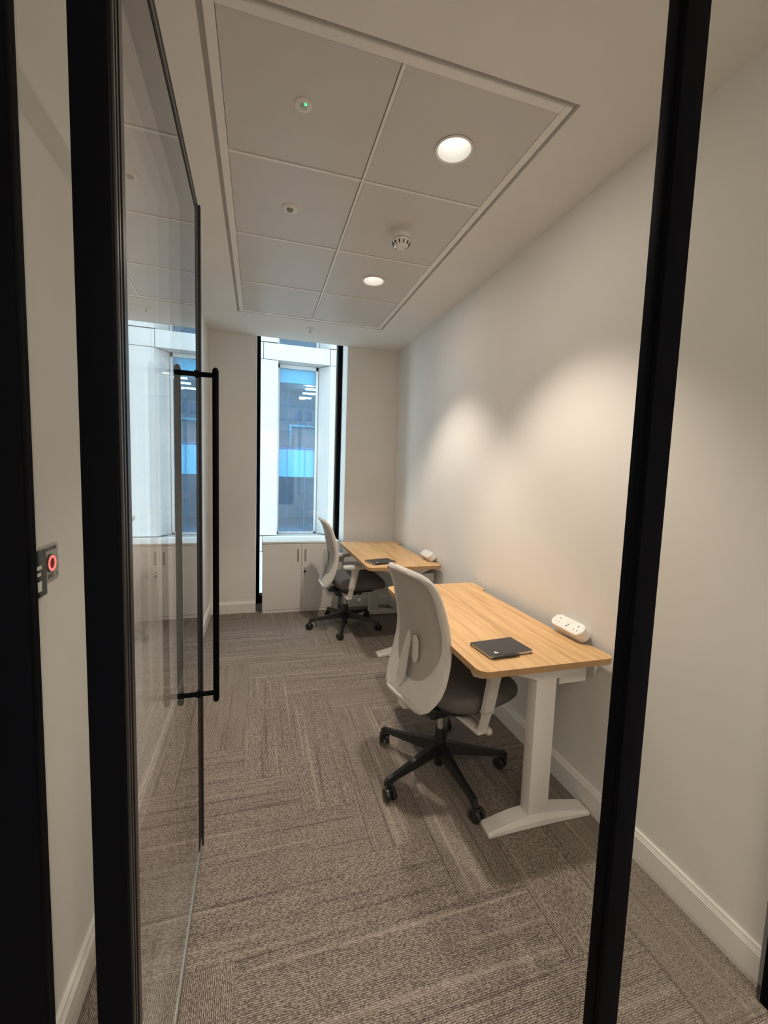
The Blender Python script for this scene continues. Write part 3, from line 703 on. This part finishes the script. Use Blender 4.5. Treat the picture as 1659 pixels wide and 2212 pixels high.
def back_disc(name, m, parent, thick, off, NA=72, MR=12):
    bm = bmesh.new(); sides = []
    for layer in (0, 1):
        cen = bm.verts.new(backpt(IC[0], 0, off+thick*layer)); rings = []
        for k in range(1, MR+1):
            rings.append([bm.verts.new(backpt(IC[0]+(in_pt(2*PI*a/NA)[0]-IC[0])*1.015*k/MR, in_pt(2*PI*a/NA)[1]*1.015*k/MR, off+thick*layer)) for a in range(NA)])
        for a in range(NA): bm.faces.new((cen, rings[0][a], rings[0][(a+1) % NA]))
        for p_, q_ in zip(rings, rings[1:]):
            for a in range(NA): b = (a+1) % NA; bm.faces.new((p_[a], p_[b], q_[b], q_[a]))
        sides.append(rings[-1])
    for a in range(NA): b = (a+1) % NA; bm.faces.new((sides[0][a], sides[0][b], sides[1][b], sides[1][a]))
    return link(name, bm, m, parent, True)
def make_chair(label, cx, cy, rz, spin, adx=0.0):
    t = empty('task_chair', (cx, cy, 0), rz); tag(t, label, 'chair', 'grey task chairs at the desks')
    back_ring('back_frame', M['chairgrey'], t, 0.026, -0.010)
    back_disc('back_mesh', M['mesh'], t, 0.004, 0.000)
    # lumbar support arm behind the mesh
    def strip(name, sa, sb, u0, u1, w0, w1, o0, o1, th, m, par):
        bm = bmesh.new(); n = 16; R = []
        for i in range(n+1):
            f = i/n; s = sa+(sb-sa)*f; u = u0+(u1-u0)*f; ww = w0+(w1-w0)*f; oo = o0+(o1-o0)*math.sin(f*PI/2)
            w2 = ww*min(1, 0.35+4*min(f, 1-f))
            R.append([bm.verts.new(backpt(s, u-w2, oo)), bm.verts.new(backpt(s, u+w2, oo)), bm.verts.new(backpt(s, u+w2, oo+th)), bm.verts.new(backpt(s, u-w2, oo+th))])
        for a, b in zip(R, R[1:]):
            for i in range(4):
                j = (i+1) % 4; bm.faces.new((a[i], a[j], b[j], b[i]))
        bm.faces.new(R[0][::-1]); bm.faces.new(R[-1])
        bmesh.ops.recalc_face_normals(bm, faces=bm.faces)
        es = [e for e in bm.edges if len(e.link_faces) == 2 and e.calc_face_angle(0) > 0.9]
        bmesh.ops.bevel(bm, geom=es, offset=0.003, segments=2, affect='EDGES')
        return link(name, bm, m, par, True)
    strip('lumbar_arm', 0.12, 0.52, 0.24, -0.06, 0.20, 0.05, 0.014, 0.034, 0.009, M['chairgrey'], t)
    strip('lumbar_pad', 0.31, 0.49, -0.15, -0.17, 0.11, 0.09, 0.006, 0.018, 0.008, M['chairgrey'], t)
    # seat cushion: shaped superellipse
    bm = bmesh.new(); nu, nv = 40, 14; rings = []
    for j in range(nv+1):
        ph = -PI/2+PI*j/nv; cz = math.copysign(abs(math.sin(ph))**0.85, math.sin(ph)); cr_ = abs(math.cos(ph))**0.55
        row = []
        for i in range(nu):
            a = 2*PI*i/nu; ca, sa = math.cos(a), math.sin(a); e = 2/2.9
            px = math.copysign(abs(ca)**e, ca); py = math.copysign(abs(sa)**e, sa)
            x = 0.115+0.250*px*cr_; wy = 0.252-0.020*px; y = wy*py*cr_
            zz = 0.444+cz*(0.064 if cz > 0 else 0.070)
            zz -= 0.045*max(0, (x-0.20)/0.165)**2; zz += 0.012*(abs(py)*cr_)**2 if cz > 0 else 0
            row.append(bm.verts.new((x, y, zz)))
        rings.append(row)
    for a, b in zip(rings, rings[1:]):
        for i in range(nu):
            k = (i+1) % nu; bm.faces.new((a[i], a[k], b[k], b[i]))
    bmesh.ops.remove_doubles(bm, verts=bm.verts, dist=1e-5)
    link('seat', bm, M['fabric'], t, True)
    bm = bmesh.new(); prism(bm, rounded(-0.08, 0.25, -0.17, 0.17, 0.08, 6), 0.364, 0.392, 0.006, 2); link('seat_pan', bm, M['chairblack'], t, True)
    bm = bmesh.new(); bx(bm, -0.115, 0.14, -0.085, 0.085, 0.315, 0.377, 0.018, 3); bx(bm, -0.17, -0.09, -0.05, 0.05, 0.35, 0.385, 0.01, 2); link('mechanism', bm, M['chairblack'], t, True)
    bm = bmesh.new(); bx(bm, -0.232, -0.150, -0.032, 0.032, 0.376, 0.398, 0.008, 3); bx(bm, -0.230, -0.190, -0.028, 0.028, 0.390, 0.430, 0.008, 2); link('back_bracket', bm, M['chairgrey'], t, True)
    bm = bmesh.new(); cyl(bm, (0.10, -0.06, 0.338), (0.065, -0.245, 0.330), 0.006, seg=10); bmesh.ops.create_icosphere(bm, subdivisions=3, radius=0.019, matrix=Matrix.Translation((0.065, -0.258, 0.328)) @ Matrix.Diagonal((1, 1.1, 1, 1))); link('lever', bm, M['chairgrey'], t, True)
    # arms
    for s in (-1, 1):
        bm = bmesh.new()
        def sect(p, hx_, hy_): return [bm.verts.new((p[0]+a*hx_, p[1]+b*hy_, p[2])) for a, b in ((-1, -1), (1, -1), (1, 1), (-1, 1))]
        path = [((-0.018, s*0.270, 0.345), 0.020, 0.011), ((-0.012, s*0.278, 0.375), 0.021, 0.012), ((0.0, s*0.284, 0.44), 0.022, 0.013), ((0.0, s*0.284, 0.4401), 0.027, 0.016), ((0.020, s*0.286, 0.55), 0.028, 0.017), ((0.026, s*0.286, 0.585), 0.029, 0.018), ((0.026, s*0.284, 0.612), 0.042, 0.022)]
        path = [((p_[0]+adx, p_[1], p_[2]), a_, b_) for p_, a_, b_ in path]
        R = [sect(*q) for q in path]
        for a, b in zip(R, R[1:]):
            for i in range(4):
                j = (i+1) % 4; bm.faces.new((a[i], a[j], b[j], b[i]))
        bm.faces.new(R[0][::-1]); bm.faces.new(R[-1]); bmesh.ops.recalc_face_normals(bm, faces=bm.faces)
        es = [e for e in bm.edges if len(e.link_faces) == 2 and e.calc_face_angle(0) > 0.8]
        bmesh.ops.bevel(bm, geom=es, offset=0.005, segments=2, affect='EDGES')
        bx(bm, -0.045+adx, 0.005+adx, min(s*0.06, s*0.285), max(s*0.06, s*0.285), 0.338, 0.358, 0.007, 2)
        ar = link('armrest_post', bm, M['chairgrey'], t, True)
        bm = bmesh.new(); prism(bm, [(x, y+s*0.280) for x, y in rounded(-0.082+adx, 0.128+adx, -0.043, 0.043, 0.036, 8)], 0.612, 0.638, 0.009, 3); link('armrest_pad', bm, M['chairgrey'], t, True)
    # column and base
    bm = bmesh.new(); cyl(bm, (0, 0, 0.19), (0, 0, 0.33), 0.014, seg=20); link('gas_lift', bm, M['steel'], t, True)
    bm = bmesh.new(); cyl(bm, (0, 0, 0.028), (0, 0, 0.10), 0.021, seg=20); cyl(bm, (0, 0, 0.09), (0, 0, 0.215), 0.034, 0.024, seg=24); link('hub', bm, M['chairblack'], t, True)
    for k in range(5):
        a = math.radians(spin+72*k)-rz; ca, sa = math.cos(a), math.sin(a); RM = Matrix.Rotation(a, 4, 'Z')
        bm = bmesh.new(); R = []
        for d, hw, z0, z1 in ((0.010, 0.030, 0.090, 0.150), (0.06, 0.025, 0.092, 0.142), (0.18, 0.019, 0.082, 0.116), (0.29, 0.015, 0.076, 0.098), (0.325, 0.015, 0.060, 0.095), (0.338, 0.011, 0.060, 0.088)):
            R.append([bm.verts.new((d, -hw, z0)), bm.verts.new((d, hw, z0)), bm.verts.new((d, hw*0.6, z1)), bm.verts.new((d, -hw*0.6, z1))])
        for p_, q_ in zip(R, R[1:]):
            for i in range(4):
                j = (i+1) % 4; bm.faces.new((p_[i], p_[j], q_[j], q_[i]))
        bm.faces.new(R[0][::-1]); bm.faces.new(R[-1]); bmesh.ops.transform(bm, matrix=RM, verts=bm.verts)
        lg = link('leg', bm, M['chairblack'], t)
        # caster, swivelled at its own angle
        cxp = Vector((0.322*ca, 0.322*sa, 0)); sw = a+math.radians((35, -60, 80, 20, 130)[k])
        CM = Matrix.Translation(cxp) @ Matrix.Rotation(sw, 4, 'Z')
        bm = bmesh.new(); cyl(bm, (0, 0, 0.045), (0, 0, 0.075), 0.008, seg=12); bx(bm, -0.008, 0.028, -0.006, 0.006, 0.022, 0.056, 0.004, 1)
        bmesh.ops.transform(bm, matrix=CM, verts=bm.verts); link('caster_stem', bm, M['chairblack'], lg, True)
        bm = bmesh.new()
        for y_ in (-1, 1):
            RX = Matrix.Translation((0.016, 0, 0.0295)) @ Matrix.Rotation(-y_*PI/2, 4, 'X')
            n0 = len(bm.verts); lathe(bm, [(0, 0.007), (0.025, 0.007), (0.0285, 0.010), (0.0285, 0.021), (0.026, 0.0245), (0.018, 0.0265), (0, 0.0275)], 28, RX)
        bmesh.ops.transform(bm, matrix=CM, verts=bm.verts); link('caster_wheel', bm, M['wheel'], lg, True)
    return t
make_chair('grey task chair with mesh back pushed under the nearer desk', 0.860, 1.812, math.radians(12), 58, 0.03)
make_chair('grey task chair at the farther desk, seen side-on before the white cabinet', 0.785, 3.830, math.radians(2), 182, -0.015)

# ------------------------------------------------------------------ building across the street
FY = 12.0
bd = empty('office_building', (1.2, FY, -9.0)); tag(bd, 'white stone office building with tall blue windows seen through the window', 'building')
def fb(n, x0, x1, y0, y1, z0, z1, m, par=bd):
    bm = bmesh.new(); bx(bm, x0-1.2, x1-1.2, y0-FY, y1-FY, z0+9, z1+9); return link(n, bm, m, par)
PER, FLH = 3.0, 5.16
fb('core', -7, 9.5, FY+5.0, FY+5.3, -9, 15, M['office'])
for k in range(-1, 2):
    zb, zt = -0.36+FLH*k, 4.35+FLH*k            # window sill, window head
    for j in range(-2, 3):
        x0 = 0.485+PER*j; x1 = 1.875+PER*j
        g = 0.008
        # pier to the left of this window (stone panels with open joints)
        px0 = x1-PER
        zj = -0.80+FLH*k
        # pier as prism with splayed side toward its right-hand neighbour window
        def pier(za, zc):
            bm = bmesh.new(); pts = [(px0+g, FY), (x0-g, FY), (x0-g, FY+0.45), (px0-0.29, FY+0.45)]
            prism(bm, [(x-1.2, y-FY) for x, y in pts], za+9, zc+9); link('stone_panel', bm, M['stone'], bd)
        pier(zb-0.0+g, zt-g)
        # spandrel band
        fb('stone_panel', 0.10+PER*j+g, 1.87+PER*j-g, FY, FY+0.42, zt+g, zt+0.437-g, M['stone'])
        fb('stone_panel', 1.87+PER*(j-1)+g, 0.10+PER*j-g, FY+0.002, FY+0.42, zt+g, zt+0.437-g, M['stone'])
        # window
        wx0, wx1 = x0-0.01, x1-0.285
        f = fb('window', wx0, wx0+0.06, FY+0.38, FY+0.44, zb, zt, M['stone'])
        for q in ((wx1-0.06, wx1, zb, zt), (wx0, wx1, zb, zb+0.05), (wx0, wx1, zt-0.10, zt)): fb('frame_bar', q[0], q[1], FY+0.38, FY+0.44, q[2], q[3], M['stone'], f)
        fb('pane', wx0+0.06, wx1-0.06, FY+0.405, FY+0.42, zb+0.05, zt-0.10, M['blueglass'], f)
        if k == 0 or j == 0:
            fb('slab_edge', wx0+0.02, wx1-0.02, FY+0.50, FY+0.62, zb+1.62, zb+2.40, M['slab'], f)
            fb('dark_band', wx0+0.02, wx1-0.02, FY+0.47, FY+0.50, zb+2.40, zb+2.46, M['officedark'], f)
            for mx_ in (0.23, 0.72):
                fb('reflected_line', wx0+0.06+mx_, wx0+0.07+mx_, FY+0.46, FY+0.47, zb+0.05, zt-0.5, M['officedark'], f)  # dark bars stand in for panel lines reflected in the pane
    fb('storey_slab', -6.5, 9, FY+0.47, FY+5.0, zt+0.05, zt+0.437, M['office'])
    fb('mezzanine', -6.5, 9, FY+0.62, FY+5.0, zb+1.62, zb+2.40, M['office'])
    fb('ceiling_drop', -6.5, 9, FY+0.55, FY+0.7, zt-0.45, zt+0.05, M['slab'])
# office interior seen through the middle window
for (x, y, z) in ((1.30, FY+1.2, 4.02), (1.42, FY+1.9, 4.02), (1.42, FY+2.7, 4.02), (1.38, FY+3.6, 4.02)):
    fb('light_panel', x-0.02, x+0.40, y, y+0.20, z, z+0.03, M['officelight'])
fb('desk', 0.86, 2.6, FY+1.0, FY+1.6, 2.74, 2.79, M['slab']); fb('desk_leg', 0.86, 0.91, FY+1.0, FY+1.05, 2.05, 2.74, M['slab'])
for x, s in ((1.12, 0.10), (1.42, -0.05)):
    o = fb('monitor', x-0.10, x+0.12, FY+1.30, FY+1.33, 2.95, 3.22, M['officedark']); fb('monitor_arm', x, x+0.03, FY+1.33, FY+1.36, 2.79, 3.05, M['slab'])
struct(box('ground', -40, 42, 4.95, 60, -9.3, -9.0, M['street']))
